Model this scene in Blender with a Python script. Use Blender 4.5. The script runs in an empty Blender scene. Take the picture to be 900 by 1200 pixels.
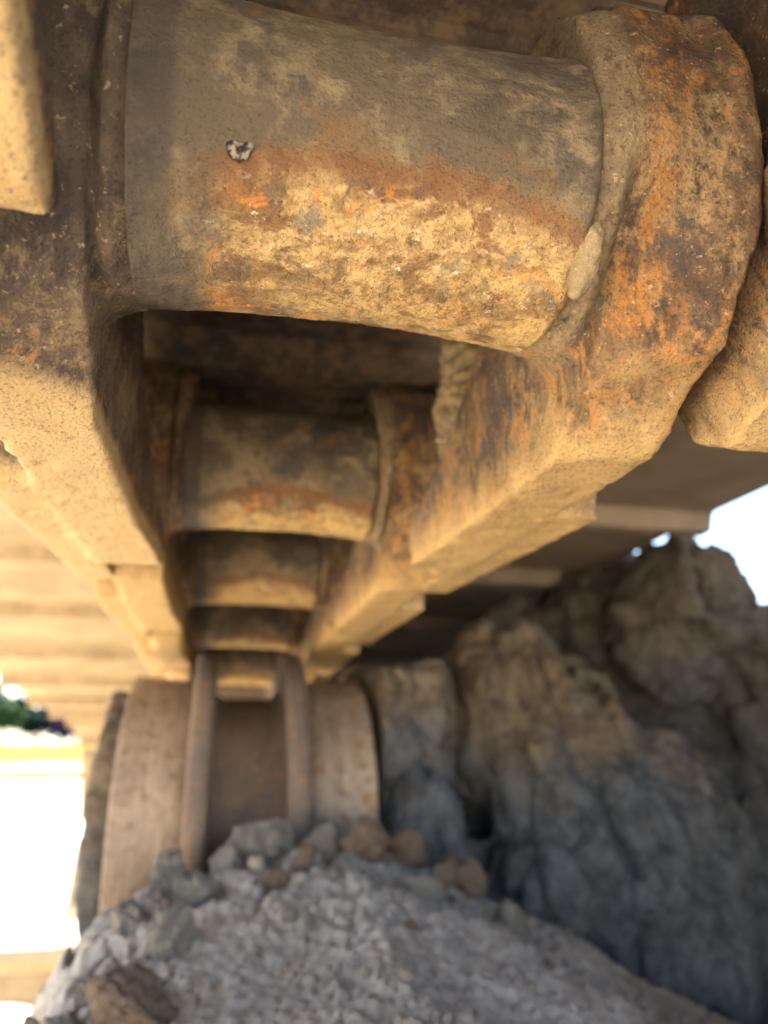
import bpy, bmesh, math, random
import numpy as np
from mathutils import Vector, Matrix, Euler

random.seed(7); RNG = np.random.default_rng(7)
S = bpy.context.scene
COL = S.collection
R = math.radians

# ------------------------------------------------------------------ camera
cam = bpy.data.cameras.new('camera'); camo = bpy.data.objects.new('camera', cam); COL.objects.link(camo)
S.camera = camo
cam.sensor_fit = 'VERTICAL'; cam.sensor_height = 36.0; cam.lens = 36.0 * 860 / 1200
cam.clip_start = 0.004; cam.clip_end = 2000
PH, PS = 0.2989074, 0.2155128                       # pitch up, yaw to the right
camo.location = (0, 0, 0)
camo.rotation_euler = (math.pi / 2 + PH, 0, -PS)
cam.dof.use_dof = True; cam.dof.focus_distance = 0.136
cam.dof.aperture_fstop = cam.lens / 2.0 * 1.0        # an opening about 2 mm wide
cam.dof.aperture_fstop = 12.5

# ------------------------------------------------------------------ light
SUN_EL, SUN_AZ = R(52), R(298)                      # azimuth of the sun seen from above, from +Y clockwise
W = bpy.data.worlds.new('World'); S.world = W; W.use_nodes = True
wn = W.node_tree; wn.nodes.clear()
sky = wn.nodes.new('ShaderNodeTexSky'); sky.sky_type = 'NISHITA'; sky.sun_disc = False
sky.sun_elevation = SUN_EL; sky.sun_rotation = SUN_AZ; sky.air_density = 1.0; sky.dust_density = 1.5
bg = wn.nodes.new('ShaderNodeBackground'); bg.inputs[1].default_value = 0.10
wo = wn.nodes.new('ShaderNodeOutputWorld')
wn.links.new(sky.outputs[0], bg.inputs[0]); wn.links.new(bg.outputs[0], wo.inputs[0])
sl = bpy.data.lights.new('sun', 'SUN'); sl.energy = 5.0; sl.angle = R(0.5); sl.color = (1, 0.93, 0.82)
so = bpy.data.objects.new('sun', sl); COL.objects.link(so)
sd = Vector((math.sin(SUN_AZ) * math.cos(SUN_EL), math.cos(SUN_AZ) * math.cos(SUN_EL), math.sin(SUN_EL)))
so.rotation_euler = sd.to_track_quat('Z', 'Y').to_euler(); so.location = sd * 20

S.view_settings.view_transform = 'Standard'; S.view_settings.look = 'None'
S.view_settings.exposure = 3.24; S.view_settings.gamma = 1.0; S.view_settings.use_curve_mapping = False
S.cycles.use_denoising = True
S.cycles.max_bounces = 8; S.cycles.diffuse_bounces = 5; S.cycles.glossy_bounces = 3
S.cycles.caustics_reflective = False; S.cycles.caustics_refractive = False
S.cycles.sample_clamp_indirect = 6.0

# ------------------------------------------------------------------ noise
_P = np.random.default_rng(11).permutation(256); _P = np.concatenate([_P, _P, _P])
_G = np.random.default_rng(12).normal(size=(256, 3)); _G /= np.linalg.norm(_G, axis=1)[:, None]

def perlin(p):
    i = np.floor(p).astype(int); f = p - i; i &= 255
    u = f * f * f * (f * (f * 6 - 15) + 10)
    out = 0
    for dx in (0, 1):
        for dy in (0, 1):
            for dz in (0, 1):
                h = _P[_P[_P[(i[:, 0] + dx) & 255] + ((i[:, 1] + dy) & 255)] + ((i[:, 2] + dz) & 255)]
                g = _G[h]; d = f - np.array([dx, dy, dz])
                w = ((u[:, 0] if dx else 1 - u[:, 0]) * (u[:, 1] if dy else 1 - u[:, 1]) * (u[:, 2] if dz else 1 - u[:, 2]))
                out = out + w * (g * d).sum(1)
    return out * 1.5

def fbm(p, scale, octv=4, gain=.5, ridge=False):
    p = p * scale; a = 1; s = 0; t = 0
    for o in range(octv):
        n = perlin(p + o * 17.3)
        if ridge: n = 1 - 2 * np.abs(n)
        s = s + a * n; t += a; a *= gain; p = p * 2.07
    return s / t

def cell(p, scale, jit=.9):
    """distance to nearest and second nearest feature point, and a value per cell"""
    p = p * scale; i = np.floor(p).astype(int)
    b1 = np.full(len(p), 9.); b2 = b1.copy(); val = np.zeros(len(p))
    for dx in (-1, 0, 1):
        for dy in (-1, 0, 1):
            for dz in (-1, 0, 1):
                c = i + np.array([dx, dy, dz]); m = c & 255
                h = _P[_P[_P[m[:, 0]] + m[:, 1]] + m[:, 2]]
                q = c + .5 + _G[h] * .5 * jit
                d = np.linalg.norm(p - q, axis=1)
                near = d < b1
                b2 = np.where(near, b1, np.minimum(b2, d)); val = np.where(near, h / 255., val); b1 = np.where(near, d, b1)
    return b1, b2, val

def facet(p, scale, jit=.95):
    """broken faces: every cell is a tilted plane"""
    p = p * scale; i = np.floor(p).astype(int); b1 = np.full(len(p), 9.); b2 = b1.copy(); out = np.zeros(len(p))
    for dx in (-1, 0, 1):
        for dy in (-1, 0, 1):
            for dz in (-1, 0, 1):
                c = i + np.array([dx, dy, dz]); m = c & 255
                h = _P[_P[_P[m[:, 0]] + m[:, 1]] + m[:, 2]]
                q = c + .5 + _G[h] * .5 * jit; r_ = p - q; d = np.linalg.norm(r_, axis=1); near = d < b1
                b2 = np.where(near, b1, np.minimum(b2, d))
                out = np.where(near, (_G[(h + 91) & 255] * r_).sum(1) + (h / 255. - .5), out); b1 = np.where(near, d, b1)
    return out, np.clip((b2 - b1) / .12, 0, 1)

# ------------------------------------------------------------------ mesh helpers
def get_co(me):
    a = np.empty(len(me.vertices) * 3, dtype=np.float32); me.vertices.foreach_get('co', a); return a.reshape(-1, 3).astype(float)
def get_no(me):
    a = np.empty(len(me.vertices) * 3, dtype=np.float32); me.vertex_normals.foreach_get('vector', a); return a.reshape(-1, 3).astype(float)
def set_co(me, a):
    me.vertices.foreach_set('co', a.astype(np.float32).ravel()); me.update()
def smooth(me, on=True):
    me.polygons.foreach_set('use_smooth', np.full(len(me.polygons), on))

def add_prism(bm, pts, x0, x1):
    """polygon in the Y-Z plane, extruded along X"""
    a = [bm.verts.new((x0, y, z)) for y, z in pts]; b = [bm.verts.new((x1, y, z)) for y, z in pts]
    n = len(pts)
    bm.faces.new(a); bm.faces.new(b[::-1])
    for i in range(n): bm.faces.new((a[i], b[i], b[(i + 1) % n], a[(i + 1) % n]))
def circle(cy, cz, r, n=40, a0=0, a1=2 * math.pi):
    return [(cy + r * math.cos(a0 + (a1 - a0) * i / n), cz + r * math.sin(a0 + (a1 - a0) * i / n)) for i in range(n)]
def add_ball(bm, c, s, rot=(0, 0, 0), seg=20):
    r = bmesh.ops.create_uvsphere(bm, u_segments=seg, v_segments=seg // 2, radius=1)
    M = Matrix.Translation(c) @ Euler(rot).to_matrix().to_4x4() @ Matrix.Diagonal((*s, 1))
    bmesh.ops.transform(bm, matrix=M, verts=r['verts'])
def add_box(bm, c, s, rot=(0, 0, 0)):
    r = bmesh.ops.create_cube(bm, size=1)
    M = Matrix.Translation(c) @ Euler(rot).to_matrix().to_4x4() @ Matrix.Diagonal((*s, 1))
    bmesh.ops.transform(bm, matrix=M, verts=r['verts'])

def finish(bm, name):
    bmesh.ops.recalc_face_normals(bm, faces=bm.faces)
    me = bpy.data.meshes.new(name); bm.to_mesh(me); bm.free(); return me

def remesh(bm, name, voxel, smo=6, fac=.5):
    """fuse overlapping closed shapes into one cast-looking skin"""
    me = finish(bm, name + '_tmp'); o = bpy.data.objects.new(name + '_tmp', me); COL.objects.link(o)
    m = o.modifiers.new('r', 'REMESH'); m.mode = 'VOXEL'; m.voxel_size = voxel; m.adaptivity = 0
    if smo:
        m = o.modifiers.new('s', 'SMOOTH'); m.iterations = smo; m.factor = fac
    dg = bpy.context.evaluated_depsgraph_get(); dg.update()
    out = bpy.data.meshes.new_from_object(o.evaluated_get(dg)); out.name = name
    bpy.data.objects.remove(o); bpy.data.meshes.remove(me)
    smooth(out); return out

def displace(me, fn):
    co = get_co(me); no = get_no(me); set_co(me, co + no * fn(co, no)[:, None])

def make(name, me, mat, parent=None, label=None, cat=None, group=None, kind=None):
    o = bpy.data.objects.new(name, me); COL.objects.link(o)
    if mat is not None and len(me.materials) == 0: me.materials.append(mat)
    o.parent = parent
    if label: o['label'] = label
    if cat: o['category'] = cat
    if group: o['group'] = group
    if kind: o['kind'] = kind
    return o
def empty(name, loc, label, cat, group=None):
    o = bpy.data.objects.new(name, None); COL.objects.link(o); o.location = loc; o.empty_display_size = .02
    o['label'] = label; o['category'] = cat
    if group: o['group'] = group
    return o
def put(o, world_loc, rot=(0, 0, 0)):
    """place a part whose parent is a plain unrotated empty"""
    p = o.parent.location if o.parent else Vector((0, 0, 0))
    o.location = Vector(world_loc) - p; o.rotation_euler = rot

# ------------------------------------------------------------------ materials
class NT:
    def __init__(s, name):
        s.m = bpy.data.materials.new(name); s.m.use_nodes = True; s.t = s.m.node_tree; s.t.nodes.clear()
        s.out = s.n('ShaderNodeOutputMaterial'); s.b = s.n('ShaderNodeBsdfPrincipled'); s.l(s.b.outputs[0], s.out.inputs[0])
        s.b.inputs['Specular IOR Level'].default_value = .3
    def n(s, t, **k):
        q = s.t.nodes.new(t)
        for a, v in k.items(): setattr(q, a, v)
        return q
    def l(s, a, b): s.t.links.new(a, b)
    def coord(s, scale=(1, 1, 1), rnd=True):
        tc = s.n('ShaderNodeTexCoord'); v = tc.outputs['Object']
        if rnd:
            oi = s.n('ShaderNodeObjectInfo'); mu = s.n('ShaderNodeMath', operation='MULTIPLY'); mu.inputs[1].default_value = 3.7
            s.l(oi.outputs['Random'], mu.inputs[0])
            ad = s.n('ShaderNodeVectorMath', operation='ADD'); s.l(v, ad.inputs[0]); s.l(mu.outputs[0], ad.inputs[1]); v = ad.outputs[0]
        mp = s.n('ShaderNodeMapping'); mp.inputs['Scale'].default_value = scale; s.l(v, mp.inputs[0])
        return mp.outputs[0]
    def noise(s, v, scale, detail=6, rough=.6, dist=0.):
        q = s.n('ShaderNodeTexNoise'); q.inputs['Scale'].default_value = scale; q.inputs['Detail'].default_value = detail
        q.inputs['Roughness'].default_value = rough; q.inputs['Distortion'].default_value = dist; s.l(v, q.inputs['Vector']); return q.outputs['Fac']
    def voro(s, v, scale, feature='F1', out='Distance'):
        q = s.n('ShaderNodeTexVoronoi'); q.inputs['Scale'].default_value = scale; q.feature = feature; s.l(v, q.inputs['Vector']); return q.outputs[out]
    def ramp(s, f, a, b):
        """smooth 0..1 step between a and b"""
        q = s.n('ShaderNodeMapRange'); q.interpolation_type = 'SMOOTHSTEP'; q.inputs[1].default_value = a; q.inputs[2].default_value = b
        s.l(f, q.inputs[0]); return q.outputs[0]
    def mul(s, a, b): return s.math('MULTIPLY', a, b)
    def math(s, op, a, b):
        q = s.n('ShaderNodeMath', operation=op)
        for i, x in enumerate((a, b)):
            if isinstance(x, (int, float)): q.inputs[i].default_value = x
            else: s.l(x, q.inputs[i])
        return q.outputs[0]
    def mix(s, f, a, b):
        q = s.n('ShaderNodeMix', data_type='RGBA')
        if isinstance(f, (int, float)): q.inputs[0].default_value = f
        else: s.l(f, q.inputs[0])
        for k, x in ((6, a), (7, b)):
            if isinstance(x, tuple): q.inputs[k].default_value = (*x, 1)
            else: s.l(x, q.inputs[k])
        return q.outputs[2]
    def bump(s, h, dist, strength=1., prev=None):
        q = s.n('ShaderNodeBump'); q.inputs['Distance'].default_value = dist; q.inputs['Strength'].default_value = strength
        s.l(h, q.inputs['Height'])
        if prev is not None: s.l(prev, q.inputs['Normal'])
        return q.outputs[0]
    def done(s, col, rough, nrm=None, metal=0.):
        if isinstance(col, tuple): s.b.inputs['Base Color'].default_value = (*col, 1)
        else: s.l(col, s.b.inputs['Base Color'])
        if isinstance(rough, (int, float)): s.b.inputs['Roughness'].default_value = rough
        else: s.l(rough, s.b.inputs['Roughness'])
        s.b.inputs['Metallic'].default_value = metal
        if nrm is not None: s.l(nrm, s.b.inputs['Normal'])
        return s.m

def axis(t, i):
    tc = t.n('ShaderNodeTexCoord'); sp = t.n('ShaderNodeSeparateXYZ'); t.l(tc.outputs['Object'], sp.inputs[0]); return sp.outputs[i]

def rusty(name, dark=(.055, .034, .024), mid=(.155, .092, .05), tan=(.34, .225, .11), orange=(.38, .165, .042), purple=(.07, .05, .046),
          dust=(.50, .335, .145), lo=-.050, hi=-.042, tan_amt=.5, orange_amt=.5, spread=.010, lip=False):
    t = NT(name); v = t.coord((1, 1, .5)); vi = t.coord()
    big = t.noise(vi, 22, 4, .55); medn = t.noise(v, 85, 8, .7, .3); med2 = t.noise(v, 150, 8, .72, .5)
    fin = t.noise(v, 430, 7, .75); tiny = t.noise(vi, 1100, 5, .75); spk = t.voro(vi, 900)
    c = t.mix(t.ramp(medn, .40, .60), dark, mid)
    c = t.mix(t.mul(t.ramp(t.noise(vi, 30, 4, .6), .46, .62), .7), c, purple)
    # fine tan and orange bloom breaking through in streaks
    c = t.mix(t.mul(t.ramp(t.math('ADD', t.mul(big, .5), t.mul(med2, .5)), .56 - .12 * tan_amt, .64 - .10 * tan_amt), t.ramp(fin, .36, .60)), c, tan)
    om = t.mul(t.ramp(t.noise(v, 42, 7, .7, .8), .61 - .14 * orange_amt, .70 - .08 * orange_amt), t.ramp(fin, .40, .60))
    c = t.mix(t.mul(om, .9), c, orange)
    if lip:                                         # the lip round the bushing is paler
        lx = t.math('ADD', axis(t, 0), t.math('MULTIPLY', t.math('SUBTRACT', med2, .5), .004))
        c = t.mix(t.mul(t.mul(t.ramp(lx, .0475, .0455), .55), t.ramp(fin, .3, .5)), c, (.25, .20, .125))
        c = t.mix(t.mul(t.mul(t.ramp(lx, .0475, .051), t.ramp(lx, .058, .052)), t.mul(t.ramp(med2, .46, .58), .65)), c, orange)
    z = axis(t, 2)
    h = t.math('ADD', z, t.math('MULTIPLY', t.math('SUBTRACT', medn, .5), -2 * spread))
    du = t.mul(t.ramp(h, hi, lo), t.ramp(fin, .24, .44))
    c = t.mix(du, c, dust)
    # rust seam where the dust begins
    seam = t.mul(t.mul(t.ramp(h, hi + .004, hi - .001), t.ramp(h, lo - .002, hi)), t.mul(t.ramp(med2, .48, .58), t.ramp(fin, .42, .56)))
    c = t.mix(t.mul(seam, .8), c, orange)
    c = t.mix(t.mul(t.ramp(tiny, .53, .66), .7), c, (.040, .022, .014))
    c = t.mix(t.mul(t.ramp(t.noise(vi, 620, 4, .7), .60, .70), .6), c, (.58, .44, .26))
    c = t.mix(t.mul(t.ramp(t.noise(vi, 260, 5, .75), .68, .73), .5), c, (.55, .46, .32))
    n = t.bump(medn, .0016, .9); n = t.bump(fin, .0012, 1, n); n = t.bump(t.ramp(spk, .0, .45), .00035, .9, n); n = t.bump(tiny, .0005, 1, n)
    return t.done(c, t.ramp(medn, -1.2, 1.3), n)

M = {}
M['link'] = rusty('rusty_link_steel', tan_amt=.62, orange_amt=.55, hi=-.030, lo=-.054, spread=.018, lip=True, purple=(.062, .055, .058))
M['link_left'] = rusty('dusty_link_steel', dark=(.07, .052, .042), mid=(.16, .115, .075), tan=(.25, .185, .11), dust=(.52, .365, .175), tan_amt=.5, orange_amt=.05, hi=-.0425, lo=-.047, spread=.003)
M['link_far'] = rusty('far_link_steel', dark=(.07, .045, .03), mid=(.19, .12, .07), tan=(.34, .24, .13), tan_amt=.6, orange_amt=.35, lo=-.048, hi=-.026)

def m_bushing(rnd=False):
    t = NT('rust_crusted_bushing'); v = t.coord((.7, 1, 1), rnd); vi = t.coord((1, 1, 1), rnd)
    big = t.noise(vi, 30, 5, .6); medn = t.noise(v, 110, 7, .65, .4); fin = t.noise(v, 480, 6, .7); tiny = t.noise(vi, 1500, 4, .7)
    z = axis(t, 2); x = axis(t, 0)
    c = t.mix(t.ramp(t.noise(vi, 55, 8, .7), .42, .58), (.105, .080, .052), (.215, .162, .096))
    c = t.mix(t.mul(t.ramp(t.noise(vi, 58, 7, .7), .48, .60), .8), c, (.052, .046, .040)); c = t.mix(t.mul(t.ramp(t.noise(vi, 70, 7, .7, .5), .56, .66), .6), c, (.16, .09, .035))
    xr = t.ramp(x, -.012, .03)
    c = t.mix(t.mul(t.mul(xr, t.ramp(medn, .42, .56)), t.mul(t.ramp(z, -.02, .0), .8)), c, (.042, .033, .028))
    c = t.mix(t.mul(t.ramp(x, -.0325, -.0352), .7), c, (.05, .043, .038))  # shade from the left link, painted onto this end
    # rust crust over the lower half with a curved upper rim, ragged at its left end
    bow = t.math('MULTIPLY', t.math('MULTIPLY', x, x), -4.5)
    h = t.math('ADD', z, t.math('MULTIPLY', t.math('SUBTRACT', big, .5), .012))
    h = t.math('SUBTRACT', h, bow)
    crust = t.mul(t.ramp(h, -.0125, -.0150), t.ramp(t.math('ADD', x, t.math('MULTIPLY', t.math('SUBTRACT', medn, .5), .03)), -.033, -.022))
    c2 = t.mix(t.ramp(fin, .36, .62), (.25, .155, .065), (.46, .32, .14))
    c2 = t.mix(t.mul(t.ramp(medn, .47, .57), .85), c2, (.145, .07, .03)); c2 = t.mix(t.mul(t.ramp(t.noise(vi, 120, 8, .75, .6), .53, .60), .8), c2, (.085, .06, .04))
    c2 = t.mix(t.mul(t.ramp(t.noise(vi, 75, 7, .75, .8), .54, .63), .85), c2, (.50, .19, .03))
    c2 = t.mix(t.mul(t.ramp(t.noise(vi, 82, 7, .7), .54, .62), .7), c2, (.15, .145, .115))
    c2 = t.mix(t.mul(t.ramp(t.noise(vi, 230, 6, .78), .60, .66), .75), c2, (.66, .57, .43))
    c2 = t.mix(t.mul(t.ramp(t.math('ADD', z, t.math('MULTIPLY', medn, .012)), -.0135 if rnd else -.0185, -.0205 if rnd else -.0245), t.mul(t.ramp(fin, .3, .5), t.ramp(t.noise(vi, 95, 7, .7), .38, .52))), c2, (.47, .32, .125))
    rim = t.mul(t.ramp(h, -.0115, -.0145), t.ramp(h, -.0195, -.0155))
    c2 = t.mix(t.mul(rim, .85), c2, (.15, .07, .03))
    c = t.mix(t.mul(t.mul(t.ramp(h, -.007, -.012), t.ramp(medn, .47, .56)), t.mul(t.ramp(x, -.024, -.008), .75)), c, (.17, .095, .04))   # rust bleeding above the crust
    c = t.mix(crust, c, c2)
    c = t.mix(t.mul(t.ramp(tiny, .54, .66), .65), c, (.045, .026, .016))
    n = t.bump(crust, .0006, 1); n = t.bump(medn, .0014, 1, n); n = t.bump(fin, .0011, 1, n); n = t.bump(tiny, .0003, 1, n)
    return t.done(c, .62, n)
M['bushing'] = m_bushing(); M['bushing_far'] = m_bushing(True)

def m_dusty(name, a=(.30, .21, .125), b=(.50, .36, .19), stain=(.16, .10, .06), s=14, amt=.4, rough=.8):
    t = NT(name); v = t.coord(); n1 = t.noise(v, s, 6, .6); n2 = t.noise(v, s * 9, 6, .65); n3 = t.noise(v, s * 40, 4, .7)
    c = t.mix(t.ramp(n1, .35, .65), a, b)
    c = t.mix(t.mul(t.ramp(n2, .5, .7), amt), c, stain)
    n = t.bump(n2, .0015); n = t.bump(n3, .0005, 1, n)
    return t.done(c, rough, n)
M['roller'] = m_dusty('worn_roller_steel', a=(.22, .16, .11), b=(.30, .22, .145), stain=(.15, .085, .05), s=20, amt=.5, rough=.55)
def m_worn(name, a, b, stain, rust):
    """steel rubbed in rings by the chain"""
    t = NT(name); v = t.coord(); tc = t.n('ShaderNodeTexCoord'); mp = t.n('ShaderNodeMapping'); mp.inputs['Scale'].default_value = (1, .02, .02); t.l(tc.outputs['Object'], mp.inputs[0])
    ring = t.noise(mp.outputs[0], 500, 4, .7); n1 = t.noise(v, 22, 7, .65); n2 = t.noise(v, 160, 7, .7)
    c = t.mix(t.ramp(n1, .38, .62), a, b); c = t.mix(t.mul(t.ramp(ring, .5, .62), .5), c, tuple(q * 1.5 for q in b))
    c = t.mix(t.mul(t.ramp(n2, .5, .62), .7), c, stain); c = t.mix(t.mul(t.ramp(t.noise(v, 40, 7, .7), .58, .66), .8), c, rust)
    n = t.bump(ring, .0004); n = t.bump(n2, .0010, 1, n)
    return t.done(c, t.ramp(n2, -.5, 1.6), n, .15)
M['roller'] = m_worn('ring_worn_roller_steel', (.19, .14, .10), (.28, .205, .14), (.13, .085, .055), (.24, .12, .05))
M['flange'] = m_dusty('rusted_flange_steel', a=(.10, .075, .06), b=(.16, .115, .08), stain=(.28, .13, .045), s=24, amt=.75, rough=.6)

def m_shoe():
    """tan silt dried on the outer wings, shade painted dark between the links, greyer towards the frame side"""
    t = NT('track_shoe_steel'); v = t.coord(); x = axis(t, 0)
    n1 = t.noise(v, 16, 5, .6); n2 = t.noise(v, 110, 7, .7); n3 = t.noise(v, 600, 4, .7)
    tan = t.mix(t.mul(t.ramp(n2, .48, .68), .45), t.mix(t.ramp(n1, .35, .65), (.225, .17, .10), (.315, .24, .14)), (.13, .09, .055))
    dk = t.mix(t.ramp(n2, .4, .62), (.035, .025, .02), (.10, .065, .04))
    gy = t.mix(t.ramp(n1, .35, .65), (.15, .115, .085), (.215, .165, .12))
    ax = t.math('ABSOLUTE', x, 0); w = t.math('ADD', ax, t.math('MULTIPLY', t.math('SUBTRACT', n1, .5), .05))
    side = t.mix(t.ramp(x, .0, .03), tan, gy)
    c = t.mix(t.ramp(w, .048, .075), dk, side)  # dk puts the shade of the recess between the links into the colour
    n = t.bump(n2, .0012); n = t.bump(n3, .0004, 1, n)
    return t.done(c, .75, n)
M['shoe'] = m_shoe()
def m_dirt(name, a, b, c3, crack=None, sc=1., rnd=True, bd=.004):
    t = NT(name); v = t.coord((1, 1, 1), rnd)
    n1 = t.noise(v, 9 * sc, 6, .65); n2 = t.noise(v, 45 * sc, 8, .7); n3 = t.noise(v, 260 * sc, 6, .75)
    c = t.mix(t.ramp(n1, .35, .65), a, b)
    c = t.mix(t.mul(t.ramp(n2, .45, .7), .6), c, c3)
    c = t.mix(t.mul(t.ramp(n3, .56, .7), .5), c, tuple(min(1, q * 1.7) for q in b))
    c = t.mix(t.mul(t.ramp(n3, .46, .34), .5), c, tuple(q * .45 for q in a))
    n = t.bump(n2, bd); n = t.bump(n3, bd * .35, 1, n)
    return t.done(c, .95, n)
M['dirt'] = m_dirt('grey_clay_dirt', (.235, .21, .18), (.36, .325, .28), (.27, .215, .155), rnd=False)
M['clod'] = m_dirt('grey_clod', (.23, .205, .17), (.34, .305, .255), (.27, .22, .165), bd=.003)
M['brown_clod'] = m_dirt('brown_clod', (.17, .115, .08), (.27, .19, .13), (.22, .17, .13), bd=.002)
M['pale_stone'] = m_dirt('pale_stone', (.45, .38, .28), (.62, .54, .42), (.38, .31, .23), bd=.001)
def m_mud(name, tan_a, tan_b, grey_a, grey_b, z0, z1):
    """tan silt that dried on grey clay: the clay shows lower down, with a ragged border"""
    t = NT(name); tc = t.n('ShaderNodeTexCoord'); v = tc.outputs['Object']; z = axis(t, 2)
    n1 = t.noise(v, 12, 6, .65); n2 = t.noise(v, 55, 8, .72); n3 = t.noise(v, 280, 6, .75)
    a = t.mix(t.ramp(n2, .38, .62), tan_a, tan_b); b = t.mix(t.ramp(n2, .38, .62), grey_a, grey_b)
    h = t.math('ADD', z, t.math('MULTIPLY', t.math('SUBTRACT', n1, .5), .22))
    c = t.mix(t.ramp(h, z0, z1), b, a)
    c = t.mix(t.mul(t.ramp(n3, .55, .68), .5), c, (.32, .27, .2)); c = t.mix(t.mul(t.ramp(n3, .46, .34), .5), c, (.05, .04, .035))
    n = t.bump(n2, .007); n = t.bump(n3, .0025, 1, n)
    return t.done(c, .95, n)
M['mud'] = m_mud('silt_over_clay', (.095, .07, .048), (.225, .17, .112), (.062, .066, .072), (.135, .140, .145), -.04, .02)
M['mud_dark'] = m_mud('dark_clay', (.075, .06, .048), (.14, .115, .09), (.052, .055, .06), (.105, .108, .112), -.02, .1)
M['mudcake'] = m_dirt('tan_mud_cake', (.22, .165, .095), (.36, .275, .15), (.11, .08, .05), sc=5, bd=.0012)
M['sand'] = m_dirt('sandy_ground', (.48, .40, .29), (.60, .51, .38), (.42, .34, .24), sc=.2, rnd=False, bd=.01)

def m_plain(name, a, b, s=5, rough=.8):
    t = NT(name); v = t.coord(); t.b.inputs['Specular IOR Level'].default_value = .05; return t.done(t.mix(t.ramp(t.noise(v, s, 5, .6), .4, .6), a, b), rough)

# ------------------------------------------------------------------ the setting
# the ground: one sheet to the horizon
GZ = -.52
bm = bmesh.new(); ring = [.0, .4, .8, 1.4, 2.2, 3.5, 6, 10, 18, 30, 60, 120, 300, 900]
prev = None; nseg = 64
for r_ in ring:
    if r_ == 0: cur = [bm.verts.new((0, 1, GZ))]
    else: cur = [bm.verts.new((r_ * math.cos(a), 1 + r_ * math.sin(a), GZ)) for a in [2 * math.pi * i / nseg for i in range(nseg)]]
    if prev:
        for i in range(nseg):
            j = (i + 1) % nseg
            if len(prev) == 1: bm.faces.new((prev[0], cur[i], cur[j]))
            else: bm.faces.new((prev[i], cur[i], cur[j], prev[j]))
    prev = cur
gm = finish(bm, 'ground'); co = get_co(gm)
co[:, 2] += np.where(np.linalg.norm(co[:, :2], axis=1) > 1.5, fbm(co, .35, 3) * .06, 0); set_co(gm, co)
make('ground', gm, M['sand'], kind='structure')

# dirt mound under the track: heightfield with real clods
def mound_h(X, Y):
    xs = [-.9, -.6, -.40, -.22, -.12, -.075, -.05, -.03, .0, .03, .07, .12, .19, .28, .40, .60, .8, 1.2]
    zs = [-.56, -.54, -.50, -.36, -.205, -.118, -.082, -.073, -.069, -.066, -.057, -.068, -.098, -.150, -.19, -.2, -.3, -.56]
    h = np.interp(X, xs, zs)
    ys = [-.9, -.5, -.2, 0, .15, .25, .35, .43, .50, .58, .75, 1.0, 1.4, 1.8]
    ds = [-.5, -.42, -.20, -.10, -.058, -.034, -.012, 0, -.02, -.06, -.14, -.25, -.40, -.5]
    return np.maximum(h + np.interp(Y, ys, ds), GZ - .04)
def warp_axis(a, b, c, w, n):
    """samples denser round c"""
    t = np.linspace(np.arcsinh((a - c) / w), np.arcsinh((b - c) / w), n); return c + w * np.sinh(t)
def clods(p):
    w = p + .004 * np.stack([perlin(p * 60 + 5), perlin(p * 60 + 25), perlin(p * 60 + 45)], 1)
    h = .006 * fbm(p, 14, 3); k = .80 * np.clip(.28 - 5 * (p[:, 0] - .01) + 1.3 * fbm(p, 13, 2) + np.clip((p[:, 1] - .33) * 6, -.3, 1), .10, 1)
    a, e = facet(w, 34); h += k * (.0085 * a - .004 * (1 - e))
    a, e = facet(w, 80); h += k * (.0040 * a - .002 * (1 - e))
    b1, b2, v = cell(w, 190); h += .0026 * np.clip(b2 - b1, 0, .25) / .25 * v
    h += .0022 * fbm(p, 120, 4, .6)
    return h
nx, ny = 520, 520
X, Y = np.meshgrid(warp_axis(-.95, 1.0, .05, .12, nx), warp_axis(-.9, 1.7, .33, .13, ny), indexing='ij')
P = np.stack([X.ravel(), Y.ravel(), mound_h(X, Y).ravel()], 1)
P[:, 2] += .012 * fbm(P, 7, 3) + clods(P)
idx = np.arange(nx * ny).reshape(nx, ny)
F = np.stack([idx[:-1, :-1], idx[1:, :-1], idx[1:, 1:], idx[:-1, 1:]], -1).reshape(-1, 4)
mm = bpy.data.meshes.new('dirt_mound'); mm.from_pydata(P.tolist(), [], F.tolist()); smooth(mm)
make('dirt_mound', mm, M['dirt'], kind='structure')
def mound_z(x, y):
    i = np.abs(X[:, 0] - x).argmin(); j = np.abs(Y[0] - y).argmin(); return P[idx[i, j], 2]

# ------------------------------------------------------------------ the track
CX = .021                                           # middle of the chain
J = {-3: (-.360, .590), -2: (-.290, .415), -1: (-.185, .262), 0: (-.051, .187), 1: (.121, .107), 2: (.312, .1146), 3: (.501, .1138), 4: (.691, .1065),
     5: (.880, .085), 6: (1.068, .058), 7: (1.256, .034), 8: (1.445, .013), 9: (1.634, -.003), 10: (1.823, -.017), 11: (2.008, -.060),
     12: (2.112, -.218), 13: (2.030, -.388), 14: (1.850, -.430), 15: (1.672, -.372), 16: (1.490, -.318), 17: (1.310, -.262), 18: (1.13, -.215)}
track = empty('track_chain', (CX, .121, .107), 'rusty dust-coated crawler track chain of linked steel segments running overhead into the distance', 'track chain')

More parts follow.
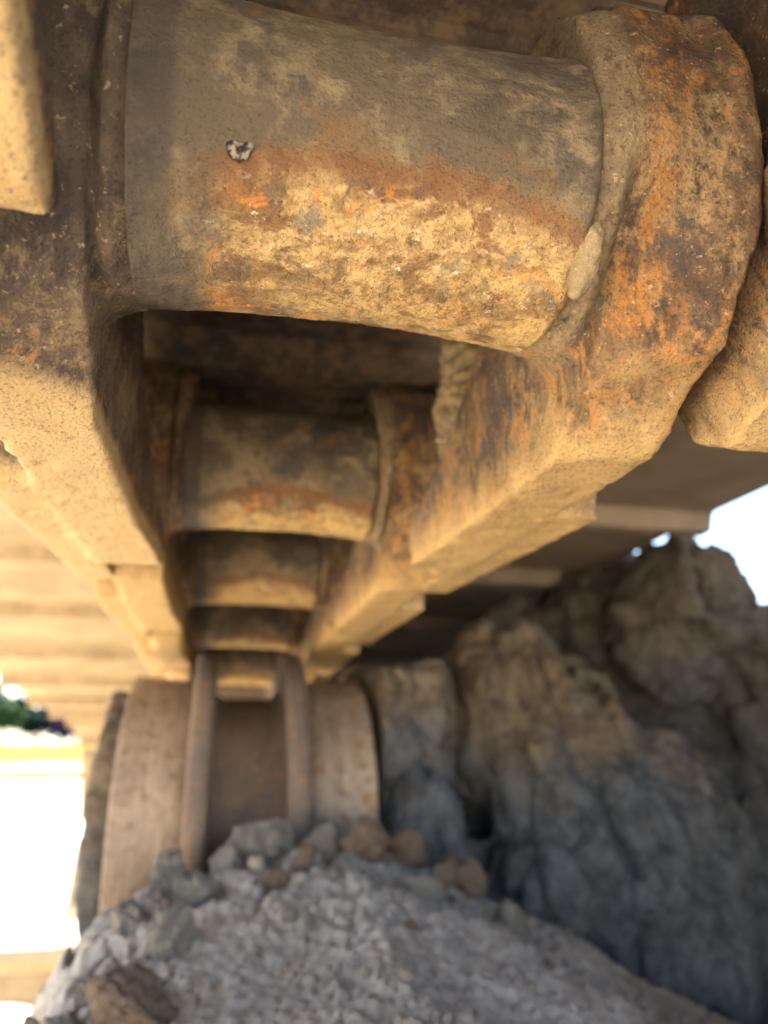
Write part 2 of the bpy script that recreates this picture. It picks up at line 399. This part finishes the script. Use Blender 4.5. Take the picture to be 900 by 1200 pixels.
def link_mesh(side, voxel, seed, smo):
    """one half of a track link; origin at the bushing joint, next joint at y = .19"""
    bm = bmesh.new()
    c = circle
    # inboard strip: bushing boss, column up to the shoe, rail head
    add_prism(bm, [(-.004, -.040), (.003, -.046), (.011, -.0495), (.163, -.051), (.171, -.047), (.173, -.040), (.150, -.036), (.125, -.030), (.102, -.019), (.082, -.010), (.066, .000),
                   (.054, .016), (.050, .056), (.014, .056), (.010, .050), (-.002, .0485), (-.015, .0440), (-.0255, .033), (-.0305, .018), (-.0318, 0), (-.029, -.018), (-.016, -.036)], .0475, .069)
    for x0, x1, r_ in ((.0388, .0440, .0288), (.0435, .0700, .0302)):
        add_prism(bm, [(.0, r_ * 1.5), (-r_ * .45, r_ * 1.38), (-r_ * .80, r_ * 1.0), (-r_ * .98, r_ * .5), (-r_, .0)] + [(r_ * math.cos(a), r_ * math.sin(a)) for a in [math.pi + math.pi * i / 16 for i in range(1, 16)]] + [(r_, 0), (r_ * .9, r_ * .7), (r_ * .5, r_ * 1.35)], x0, x1)
    # middle web
    add_prism(bm, [(.060, -.040), (.176, -.040), (.182, -.034), (.15, .0), (.13, .035), (.13, .056), (.03, .056), (.0, .02), (-.01, -.01), (.02, -.02), (.056, -.024)], .062, .074)
    # outboard strip: rail, web, pin boss
    add_prism(bm, [(.062, -.0495), (.208, -.0495), (.216, -.040), (.216, -.02), (.216, .02), (.19, .036), (.165, .04), (.160, .056), (.03, .056),
                   (.03, -.0), (.058, -.02)], .067, .083)
    add_prism(bm, c(.19, 0, .034), .067, .090)
    # bolting pads under the shoe
    add_prism(bm, [(.036, .044), (.108, .044), (.108, .056), (.036, .056)], .030, .060)
    add_prism(bm, [(.085, .044), (.15, .044), (.15, .056), (.085, .056)], .07, .100)
    if side < 0: bmesh.ops.scale(bm, vec=(-1, 1, 1), verts=bm.verts)
    me = remesh(bm, 'track_link', voxel, smo, .5)
    co = get_co(me); no = get_no(me)
    off = np.abs(co[:, 0])
    # the near face is cast on the slant: further back towards the inboard edge
    f = np.clip((.03 - co[:, 1]) / .04, 0, 1) * (.35 + .65 * np.clip((off - .0445) / .003, 0, 1))
    mx = np.where(co[:, 2] < -.018, .0125, np.interp(co[:, 2], [-.018, -.004], [.0125, .0025 if side > 0 else .009]))
    co[:, 1] += f * np.minimum(np.clip((.068 - off) / .022, 0, 1) ** 1.3 * .016, mx)
    # far end of the inboard strip: broken off on the slant on the right, flared a little on the left
    if side > 0:
        lim = .134 + np.clip(off - .0475, 0, 1) * 2.2
        m = (off < .0665) & (co[:, 1] > lim) & (co[:, 2] < 0); co[m, 1] = lim[m] + (co[m, 1] - lim[m]) * .05
    co[:, 0] -= side * .0022 * np.clip((co[:, 1] - .10) / .04, 0, 1) * (off < .0665) * (co[:, 2] < -.02)
    p = co + seed
    d = .0009 * fbm(p, 40, 3) + .00055 * fbm(p, 170, 4, .6) + .00035 * fbm(p, 520, 3, .6)
    # hammered nicks along the lower edge
    d -= .0035 * np.clip(fbm(p, 95, 3) - .26, 0, 1) * (co[:, 2] < -.02); d += .0004 * fbm(p * np.array([1, 2.2, 1]), 110, 3) * (co[:, 2] < -.04)
    set_co(me, co + no * d[:, None]); smooth(me); return me

link_hi = {s: link_mesh(s, .0012, 3.1 * s + 9, 7) for s in (-1, 1)}
link_lo = {s: link_mesh(s, .0024, 5.7 * s + 19, 3) for s in (-1, 1)}

def end_link_mesh():
    """the right half nearest the lens: its inner rail strip is worn narrow"""
    me = link_hi[1].copy(); co = get_co(me); w = np.clip((co[:, 1] - .06) / .04, 0, 1)
    co[:, 0] = co[:, 0] * (1 - w) + w * np.where(co[:, 0] < .083, .0570 + (co[:, 0] - .0475) * (.0260 / .0355), co[:, 0])
    set_co(me, co); smooth(me); return me
link_end = end_link_mesh()

def bushing_mesh(n, m, seed):
    """tube along X worn slightly barrel shaped"""
    xs = np.linspace(-.0408, .0396, m); th = np.linspace(0, 2 * np.pi, n, endpoint=False)
    XX, TT = np.meshgrid(xs, th, indexing='ij')
    r = .0266 + .0022 * (np.abs(XX) / .040) ** 2.4 * np.where(XX > 0, 1.0, .7) - .0014 * np.clip((XX - .0378) / .0018, 0, 1) ** 2
    co = np.stack([XX, r * np.cos(TT), r * np.sin(TT)], -1).reshape(-1, 3)
    no = np.stack([0 * XX, np.cos(TT), np.sin(TT)], -1).reshape(-1, 3)
    p = co + seed
    d = .0006 * fbm(p, 45, 3) + .00028 * fbm(p, 260, 4, .6)
    # crust stands slightly proud on the lower side
    low = np.clip((-.0135 - co[:, 2] - 4.5 * co[:, 0] ** 2 + .004 * fbm(p, 60, 3)) / .003, 0, 1)
    d += low * (.0005 + .0006 * np.clip(fbm(p, 190, 4, .65), -.2, 1))
    co = co + no * d[:, None]
    idx = np.arange(n * m).reshape(m, n)
    F = [(idx[i, j], idx[i + 1, j], idx[i + 1, (j + 1) % n], idx[i, (j + 1) % n]) for i in range(m - 1) for j in range(n)]
    me = bpy.data.meshes.new('bushing'); me.from_pydata(co.tolist(), [], [tuple(int(q) for q in f) for f in F]); smooth(me)
    bm = bmesh.new(); bm.from_mesh(me); bmesh.ops.recalc_face_normals(bm, faces=bm.faces); bm.to_mesh(me); bm.free()
    return me
bush_hi = bushing_mesh(300, 260, 2.0); bush_lo = bushing_mesh(96, 60, 8.0)

def shoe_mesh():
    """plate with a lapped far edge below and three grouser bars above, across the track"""
    prof = [(-.002, .0635), (.016, .0635), (.020, .0562), (.172, .0562), (.1745, .0545), (.1790, .0420), (.1915, .0410), (.194, .0545), (.184, .0635), (.17, .067),
            (.163, .067), (.161, .095), (.153, .095), (.149, .067), (.097, .067), (.095, .095), (.087, .095), (.083, .067),
            (.031, .067), (.029, .095), (.021, .095), (.017, .067), (.002, .067)]
    prof = prof[::-1]
    xs = np.concatenate([[-.3505, -.349], np.linspace(-.34, .34, 60), [.349, .3505]])
    bm = bmesh.new(); rows = []
    for k, x in enumerate(xs):
        s = .0015 if k in (0, len(xs) - 1) else 0
        rows.append([bm.verts.new((x, y + (s if y < .09 else -s), z)) for y, z in prof])
    n = len(prof)
    for a, b in zip(rows[:-1], rows[1:]):
        for i in range(n): bm.faces.new((a[i], b[i], b[(i + 1) % n], a[(i + 1) % n]))
    bm.faces.new(rows[0]); bm.faces.new(rows[-1][::-1])
    me = finish(bm, 'track_shoe'); displace(me, lambda c, n: .0008 * fbm(c, 12, 3)); return me
shoe = shoe_mesh()

def place(o, k, dx=0, dz=0):
    a, b = J[k], J.get(k + 1)
    ang = math.atan2(b[1] - a[1], b[0] - a[0])
    o.rotation_euler = (ang, 0, 0); o.location = (dx, a[0] - .121, a[1] - .107 + dz)

for k in range(0, 6):
    for s in (-1, 1):
        hi = k in (0, 1, 2)
        me = (link_hi if hi else link_lo)[s]
        if k == 0 and s > 0: me = link_end
        o = make('track_link', me, None, track)
        if not me.materials: me.materials.append(M['link'] if s > 0 else M['link_left'])
        if k >= 2:
            o.material_slots[0].link = 'OBJECT'; o.material_slots[0].material = M['link'] if (s > 0 and k == 2) else M['link_far']
        place(o, k)
        if k == 0: o.location.x += s * .003; o.location.y += .011 if s < 0 else 0; o.location.z -= .002 if s < 0 else 0
        if k == 1: o['label'] = ('rusty orange-brown right-hand track link nearest the camera' if s > 0 else 'left-hand track link with tan dusty rail face')
for k in range(0, 6):
    o = make('bushing', bush_hi if k in (1, 2) else bush_lo, None, track)
    if not o.data.materials: o.data.materials.append(M['bushing'])
    if k != 1: o.material_slots[0].link = 'OBJECT'; o.material_slots[0].material = M['bushing_far']
    o.location = (0, J[k][0] - .121, J[k][1] - .107); o.rotation_euler = (R([4, 0, 5, -5, 8, 2][k]), 0, 0)
    if k == 1: o['label'] = 'large round bushing in the foreground with crusted orange rust on its lower half'
for k in range(-3, 18):
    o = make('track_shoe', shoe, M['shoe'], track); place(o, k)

# ------------------------------------------------------------------ the roller
RY, RZ = .578, -.056
roller = empty('track_roller', (CX, RY, RZ), 'worn steel roller with two raised rims and smooth treads, half sunk behind the dirt', 'roller')
def lathe(profile, n=128, name='lathe', seed=0, amp=.0006):
    bm = bmesh.new(); rows = []
    for x, r in profile: rows.append([bm.verts.new((x, r * math.cos(2 * math.pi * i / n), r * math.sin(2 * math.pi * i / n))) for i in range(n)])
    for a, b in zip(rows[:-1], rows[1:]):
        for i in range(n): bm.faces.new((a[i], a[(i + 1) % n], b[(i + 1) % n], b[i]))
    bm.faces.new(rows[0][::-1]); bm.faces.new(rows[-1])
    me = finish(bm, name); displace(me, lambda c, n: amp * fbm(c + seed, 35, 4)); smooth(me); return me
def dense(prof, m=4):
    out = []
    for (a, ra), (b, rb) in zip(prof[:-1], prof[1:]):
        for i in range(m): out.append((a + (b - a) * i / m, ra + (rb - ra) * i / m))
    return out + [prof[-1]]
def part(name, me, mat, parent, label=None, loc=(0, 0, 0), rot=(0, 0, 0)):
    o = make(name, me, mat, parent, label); o.location = loc; o.rotation_euler = rot; return o
part('hub', lathe(dense([(-.0245, .094), (-.022, .0870), (-.016, .0835), (.016, .0835), (.022, .0870), (.0245, .094)]), name='hub'), M['flange'], roller)
for s in (-1, 1):
    f = lathe(dense([(-.0078, .080), (-.0070, .1150), (-.0068, .1154), (-.0056, .1172), (-.0054, .1175), (.0054, .1175), (.0056, .1172), (.0068, .1154), (.0070, .1150), (.0078, .080)], 2), name='rim', seed=s)
    part('rim', f, M['flange'], roller, loc=(s * .0300, 0, 0))
    tr = lathe(dense([(-.0235, .0940), (-.018, .0965), (.0, .0975), (.0200, .0992), (.0212, .0990), (.0216, .0984), (.0224, .0920), (.0226, .0915)], 3), name='tread', seed=s * 3 + 1, amp=.0004)
    part('tread', tr, M['roller'], roller, loc=(.0590 if s > 0 else -.0575, 0, 0), rot=(0, 0, 0 if s > 0 else math.pi))
bm = bmesh.new(); add_prism(bm, circle(0, 0, .088, 48), -.094, -.0775)
me = remesh(bm, 'mud_collar', .0025, 4)
displace(me, lambda c, n: .005 * fbm(c, 28, 4, .6) + .003 * fbm(c, 90, 3)); part('mud_collar', me, M['mud'], roller, 'lumpy grey-tan mud caked round the left end')
me = lathe(dense([(.081, .07), (.088, .07), (.089, .04), (.125, .04)], 3), name='shaft'); part('shaft', me, M['flange'], roller)

# ------------------------------------------------------------------ mud on the track frame
def blob(name, parts, voxel, fn, smo=3):
    bm = bmesh.new()
    for q in parts:
        if q[0] == 'b': add_ball(bm, q[1], q[2], q[3] if len(q) > 3 else (0, 0, 0))
        else: add_box(bm, q[1], q[2], q[3] if len(q) > 3 else (0, 0, 0))
    me = remesh(bm, name, voxel, 14 if voxel > .002 else smo); displace(me, fn); smooth(me); return me
def mudn(amp, sc=1., vert=.26):
    def f(c, n):
        p = c * np.array([1, 1, vert])
        w = p + .03 / sc * np.stack([perlin(p * 9 * sc + 3), perlin(p * 9 * sc + 13), perlin(p * 9 * sc + 33)], 1)
        a, e = facet(w, 15 * sc); h = 1.15 * a - .55 * (1 - e)
        a, e = facet(w, 38 * sc); h += .50 * a - .22 * (1 - e)
        a, e = facet(c + .2 * (w - p), 90 * sc); h += .22 * a - .08 * (1 - e)
        h += .35 * fbm(p, 20 * sc, 5, .6) + .22 * fbm(c, 130 * sc, 4, .6)
        return amp * h
    return f
frame = empty('undercarriage_beam', (.20, .62, -.1), 'undercarriage beam buried under thick cracked dried mud, right of the roller', 'beam')
def fpart(name, me, mat, label=None):
    o = make(name, me, mat, frame, label); o.location = -frame.location; return o
fpart('bracket', blob('bracket', [('x', (.133, .560, -.03), (.050, .11, .16)), ('x', (.14, .62, -.05), (.07, .15, .2)), ('b', (.135, .50, -.065), (.03, .03, .05))], .0022, mudn(.0045, 1.6)), M['mud'],
      'boxy roller bracket crusted with brown mud')
fpart('mud_wall', blob('mud_wall', [
    ('b', (.205, .575, .015), (.030, .05, .075), (0, .1, 0)), ('b', (.250, .560, .000), (.034, .05, .085), (.1, -.12, 0)),
    ('b', (.232, .54, -.035), (.04, .045, .06)), ('b', (.290, .57, -.01), (.04, .06, .065)), ('x', (.24, .66, -.02), (.14, .14, .17)),
    ('b', (.285, .53, -.085), (.060, .065, .075)), ('b', (.225, .515, -.10), (.035, .04, .05)), ('b', (.340, .55, -.07), (.05, .06, .085)),
    ('b', (.315, .53, -.15), (.07, .06, .08)), ('b', (.20, .53, -.16), (.05, .05, .07)), ('x', (.27, .62, -.17), (.26, .16, .2)),
    ('b', (.40, .62, -.12), (.06, .08, .12))], .0035, mudn(.0095)), M['mud'], 'bulging wall of cracked dried mud on the frame')
fpart('mud_bank', blob('mud_bank', [
    ('b', (.36, .74, .07), (.06, .07, .085)), ('b', (.43, .72, .09), (.07, .07, .09)), ('b', (.450, .66, .10), (.05, .06, .07)), ('b', (.37, .66, .085), (.07, .06, .085)), ('b', (.425, .61, .115), (.062, .06, .075)), ('b', (.385, .58, .10), (.055, .05, .075)), ('b', (.395, .56, .115), (.045, .05, .065)), ('b', (.425, .60, .145), (.034, .04, .045)), ('b', (.40, .63, .13), (.03, .04, .05)), ('b', (.384, .58, .135), (.036, .04, .05)), ('b', (.30, .70, .06), (.07, .06, .075)), ('b', (.52, .60, .03), (.085, .08, .095)), ('b', (.53, .66, .03), (.08, .09, .10)), ('b', (.42, .66, -.03), (.07, .07, .08)),
    ('b', (.50, .62, -.10), (.09, .08, .12)), ('b', (.31, .76, .03), (.07, .08, .06)), ('x', (.42, .80, -.07), (.4, .16, .2)), ('b', (.60, .60, .0), (.1, .1, .14)),
    ('x', (.56, .72, -.2), (.3, .3, .3)), ('b', (.56, .50, -.02), (.10, .14, .12)), ('x', (.70, .25, -.2), (.34, .9, .46)), ('x', (.62, 1.3, -.2), (.34, 1.3, .50)), ('b', (.62, .30, .0), (.13, .2, .1)),
    ('b', (.60, .05, .0), (.12, .2, .1)), ('b', (.66, .75, .04), (.1, .14, .12))], .007, mudn(.014, .8, .8)), M['mud_dark'], 'darker mud bank further back under the right-hand shoes')  # side runs added to block light bounced off the ground
bm = bmesh.new(); add_prism(bm, [(.72, -.25), (1.9, -.25), (1.9, -.03), (1.3, .03), (.95, .07), (.72, .075)], .125, .50); me = remesh(bm, 'frame_box', .01, 2)
fpart('frame_box', me, M['flange'])

# unseen slab added above the tracks to block sun from the frame side
bm = bmesh.new(); add_prism(bm, [(-1.4, .92), (1.5, .92), (1.6, 1.0), (1.6, 1.25), (-1.5, 1.25), (-1.5, 1.0)], -.25, 1.7)
for y in (-1.0, -.4, .2, .8, 1.3): add_prism(bm, [(y, .88), (y + .03, .88), (y + .03, .9), (y, .9)], -.2, 1.65)
me = finish(bm, 'shade_slab'); make('shade_slab', me, M['flange'], None, 'unseen ribbed steel slab added above the tracks to block the sun', 'shade slab')

# ------------------------------------------------------------------ dirt and stalks stuck in the links
def thing(name, me, mat, label, cat, loc=(0, 0, 0), rot=(0, 0, 0), group=None):
    o = make(name, me, mat, None, label, cat, group); o.location = loc; o.rotation_euler = rot; return o

me = blob('mud_lump', [('b', (0, 0, 0), (.008, .012, .026), (.2, .1, 0)), ('b', (-.002, -.004, .018), (.006, .010, .015)), ('b', (.001, .003, -.02), (.006, .009, .014))], .0012,
          lambda c, n: .0042 * fbm(c, 170, 5, .7, True) + .003 * fbm(c, 60, 2), 2)
thing('mud_lump', me, M['mudcake'], 'crumbly tan mud lump wedged in the window of the large right link', 'mud', (.0835, .236, .118))
me = blob('mud_patch', [('b', (0, 0, 0), (.0026, .0028, .0072), (.5, .15, 0))], .0005, lambda c, n: .0013 * fbm(c, 380, 5, .75), 2)
thing('mud_patch', me, M['mudcake'], 'small rough tan mud patch stuck where the large bushing meets the right link', 'mud', (.0605, .1045, .0835), (0, 0, 0))
me = blob('scab', [('b', (0, 0, 0), (.0019, .0006, .0014)), ('b', (.0013, 0, .0009), (.0011, .0007, .0008)), ('b', (-.001, 0, .0008), (.0012, .0007, .0008))], .00016, lambda c, n: .0008 * fbm(c, 650, 5, .7), 1)
sc = part('scab', me, m_plain('dark_scab', (.02, .016, .014), (.22, .19, .15), 900), track, 'small black and white crusted scab on the left of the large bushing', (-.0233, -.0222, -.0167), (R(36), 0, 0))
bm = bmesh.new(); pts = [(.0, 0, 0), (.004, .001, .0012), (.008, .001, .0022), (.013, .002, .0034)]
rows = []
for i, q in enumerate(pts):
    r_ = (.0012, .0009, .0006, .0004)[i]
    rows.append([bm.verts.new((q[0], q[1] + r_ * math.cos(a), q[2] + r_ * .6 * math.sin(a))) for a in [2 * math.pi * j / 8 for j in range(8)]])
for a, b in zip(rows[:-1], rows[1:]):
    for j in range(8): bm.faces.new((a[j], b[j], b[(j + 1) % 8], a[(j + 1) % 8]))
bm.faces.new(rows[0]); bm.faces.new(rows[-1][::-1])
thing('dry_stalk', finish(bm, 'dry_stalk'), m_plain('straw', (.4, .32, .2), (.55, .46, .3), 300), 'thin dry stalk poking left out of the mud lump in the right link', 'stalk', (.070, .232, .101))

# ------------------------------------------------------------------ clods and stones on the mound
def rock(seed, n=3, rough=.28):
    bm = bmesh.new(); bmesh.ops.create_icosphere(bm, subdivisions=n, radius=1)
    me = finish(bm, 'clod'); co = get_co(me); s = seed * 5.3
    rg = np.random.default_rng(seed)
    for _ in range(7):                              # knock flat faces off
        d = rg.normal(size=3); d /= np.linalg.norm(d); h = rg.uniform(.55, .85); k = co @ d; co -= np.outer(np.clip(k - h, 0, 9), d)
    b1, b2, cv = cell(co + s, 2.2); co *= 1 + (rough * fbm(co + s, 1.2, 3) + .16 * fbm(co + s, 5, 3) + .22 * (cv - .5) - .12 * (b2 - b1 < .12))[:, None]; set_co(me, co); smooth(me); return me
rocks = [rock(i, 4) for i in range(8)]
def clod(label, x, y, s, mat, rot, mi, group=None, name='dirt_clod', cat='clod', sink=.3):
    me = rocks[mi]; o = bpy.data.objects.new(name, me); COL.objects.link(o)
    if not me.materials: me.materials.append(M['clod'])
    o.material_slots[0].link = 'OBJECT'; o.material_slots[0].material = M[mat]
    o.location = (x, y, mound_z(x, y) + s[2] * sink); o.scale = s; o.rotation_euler = rot
    o['label'] = label; o['category'] = cat
    if group: o['group'] = group
    return o
clod('angular brown clod at the lower left of the dirt mound', -.024, .295, (.0155, .013, .013), 'brown_clod', (.4, .3, .5), 0)
clod('small pale stone resting on the mound crest below the roller', .024, .415, (.0045, .004, .0045), 'pale_stone', (.2, .1, .3), 1, name='stone', cat='stone', sink=.9)
clod('upright pointed flake of brown dirt right of the mound crest', .118, .40, (.007, .005, .017), 'brown_clod', (.1, .35, .4), 2, sink=.5)
clod('rounded brown clod on the crest under the right tread', .085, .425, (.017, .013, .014), 'brown_clod', (.5, .1, .9), 3)
clod('second brown clod beside the crest, further right', .106, .43, (.013, .012, .012), 'brown_clod', (.9, .4, .1), 4)
clod('rusty brown chip standing below the right rim of the roller', .046, .408, (.006, .005, .012), 'brown_clod', (.1, .5, .2), 5)
clod('grey clod heaped against the roller hub', .030, .438, (.019, .014, .017), 'clod', (.2, .6, .2), 6, sink=.5)
clod('grey clod sunk in the mound left of centre', -.005, .40, (.012, .011, .010), 'clod', (.7, .2, .2), 7)
clod('pale pebble at the bottom left corner of the mound', -.036, .26, (.0045, .004, .005), 'pale_stone', (.3, .1, .3), 2, name='stone', cat='stone', sink=.6)
clod('pale round pebble near the bottom edge of the mound', .012, .235, (.0055, .005, .004), 'pale_stone', (.1, .7, .3), 4, name='stone', cat='stone', sink=.6)
for q in [
        ('large grey broken clod at the left foot of the mound below the roller', -.030, .375, .013, 'clod', 1), ('grey clod leaning on the left tread of the roller', -.018, .425, .015, 'clod', 3),
        ('wedge of grey clay left of the angular brown clod', -.040, .335, .010, 'clod', 5), ('blocky grey clod above the angular brown clod', -.012, .345, .012, 'clod', 6),
        ('split grey clod in the middle of the mound crest', .010, .425, .013, 'clod', 2), ('dusty brown clod in the gap between mound and mud wall', .135, .42, .015, 'brown_clod', 0),
        ('grey-brown clod below the pointed brown flake', .104, .385, .010, 'clod', 7), ('long grey clod on the right shoulder of the mound', .150, .39, .013, 'clod', 4),
        ('small brown clod left of the rusty chip', .032, .395, .008, 'brown_clod', 6), ('grey clod behind the rusty chip under the right rim', .058, .43, .014, 'clod', 5),
        ('low grey clod at the bottom edge left of the round pebble', -.004, .262, .008, 'clod', 3), ('flat grey clod on the left slope of the mound', -.046, .30, .009, 'clod', 2)]:
    clod(q[0], q[1], q[2], (q[3], q[3] * .8, q[3] * .75), q[4], (q[1] * 90, q[2] * 40, q[3] * 300), q[5])
rr = random.Random(5)
for i in range(90):
    x = rr.uniform(-.07, .24); y = rr.uniform(.17, .47); q = rr.uniform(.0016, .0042) * (1.7 if rr.random() < .10 else 1)
    clod('small grey dirt clod, one of many scattered over the mound', x, y, (q, q * rr.uniform(.7, 1), q * rr.uniform(.6, .9)), 'clod' if rr.random() < .9 else 'brown_clod',
         (rr.uniform(0, 6), rr.uniform(0, 6), rr.uniform(0, 6)), rr.randrange(8), 'small clods scattered over the mound')

# ------------------------------------------------------------------ beyond the track, left: field and trees
bm = bmesh.new()
add = [bm.verts.new(q) for q in [(-60, 10.8, GZ + .10), (60, 10.8, GZ + .10), (60, 60, GZ + .14), (-60, 60, GZ + .14)]]
bm.faces.new(add)
t_ = NT('yellow_green_grass'); v_ = t_.coord((1, 1, 1), False); y_ = axis(t_, 1); n_ = t_.noise(v_, .5, 6, .7)
e_ = t_.math('ADD', y_, t_.math('MULTIPLY', t_.math('SUBTRACT', n_, .5), 14))
t_.b.inputs['Specular IOR Level'].default_value = .05
grass_mat = t_.done(t_.mix(t_.ramp(e_, 10.5, 16), (.42, .36, .22), t_.mix(t_.ramp(t_.noise(v_, .35, 5, .6), .4, .6), (.06, .065, .006), (.13, .12, .012))), .9)
make('grass_field', finish(bm, 'grass_field'), grass_mat, kind='structure')
leafm = [m_plain('leaves_dark', (.014, .028, .022), (.025, .045, .035), 2), m_plain('leaves_mid', (.04, .075, .03), (.07, .11, .04), 2), m_plain('leaves_violet', (.025, .015, .045), (.04, .025, .06), 2)]
barkm = m_plain('bark', (.10, .07, .05), (.16, .12, .09), 8)
def tree(x, y, h, w, mi, label, name='tree', cat='tree'):
    t = empty(name, (x, y, GZ + .1), label, cat, 'trees and bushes beyond the field'); rg = np.random.default_rng(int(abs(x * 31 + y * 7)))
    n = 2200; base = .12 if name == 'bush' else .22
    c = rg.normal(size=(14, 3)); c /= np.linalg.norm(c, axis=1)[:, None]; c *= rg.uniform(.2, .75, (14, 1))
    q = c[rg.integers(0, 14, n)] + rg.normal(size=(n, 3)) * .2
    P_ = q * np.array([w * .5, w * .5, h * (1 - base) * .5]) + np.array([0, 0, h * (base + (1 - base) * .5)])
    u = rg.normal(size=(n, 3)); v = rg.normal(size=(n, 3)); s = w * .07
    u *= s / np.linalg.norm(u, axis=1)[:, None]; v *= s / np.linalg.norm(v, axis=1)[:, None]
    V = np.stack([P_ - u, P_ + v * .6, P_ + u, P_ - v * .6], 1).reshape(-1, 3)
    me = bpy.data.meshes.new('crown'); me.from_pydata(V.tolist(), [], np.arange(n * 4).reshape(-1, 4).tolist()); make('crown', me, leafm[mi], t)
    bm = bmesh.new(); bmesh.ops.create_cone(bm, segments=10, radius1=w * .05, radius2=w * .02, depth=h * .7, cap_ends=True)
    bmesh.ops.translate(bm, vec=(0, 0, h * .35), verts=bm.verts); make('trunk', finish(bm, 'trunk'), barkm, t)
for i, (x, y, h, w, mi, l) in enumerate([
        (-16.5, 62, 4.2, 5, 0, 'dark green tree at the left picture edge beyond the yellow grass'),
        (-14.6, 58, 3.0, 3.6, 1, 'lighter green round tree between the dark trees beyond the grass'),
        (-12.6, 60, 2.8, 3.2, 0, 'low dark tree right of the lighter green one, beyond the grass'),
        (-17.6, 56, 5.6, 6, 1, 'tall mid-green tree at the far left beyond the grass'), (-11.2, 66, 3.6, 5, 0, 'broad dark tree behind the violet bush'),
        (-20.0, 64, 5.0, 6, 0, 'tall dark tree furthest left behind the grass')]): tree(x, y, h, w, mi, l)
tree(-10.5, 58, 1.6, 2.4, 2, 'dark violet bush beyond the grass, close to the track shoes', 'bush', 'bush')
for i in range(7):
    o = bpy.data.objects.new('boulder', rocks[i]); COL.objects.link(o)
    o.material_slots[0].link = 'OBJECT'; o.material_slots[0].material = M['pale_stone']
    o.location = (-14 + i * .85, 56 + (i % 3) * .3, GZ + .5); o.scale = (.30, .25, .20); o.rotation_euler = (i, i * 2, i)
    o['label'] = 'pale boulder in the row in front of the distant trees'; o['category'] = 'boulder'; o['group'] = 'row of pale boulders before the trees'
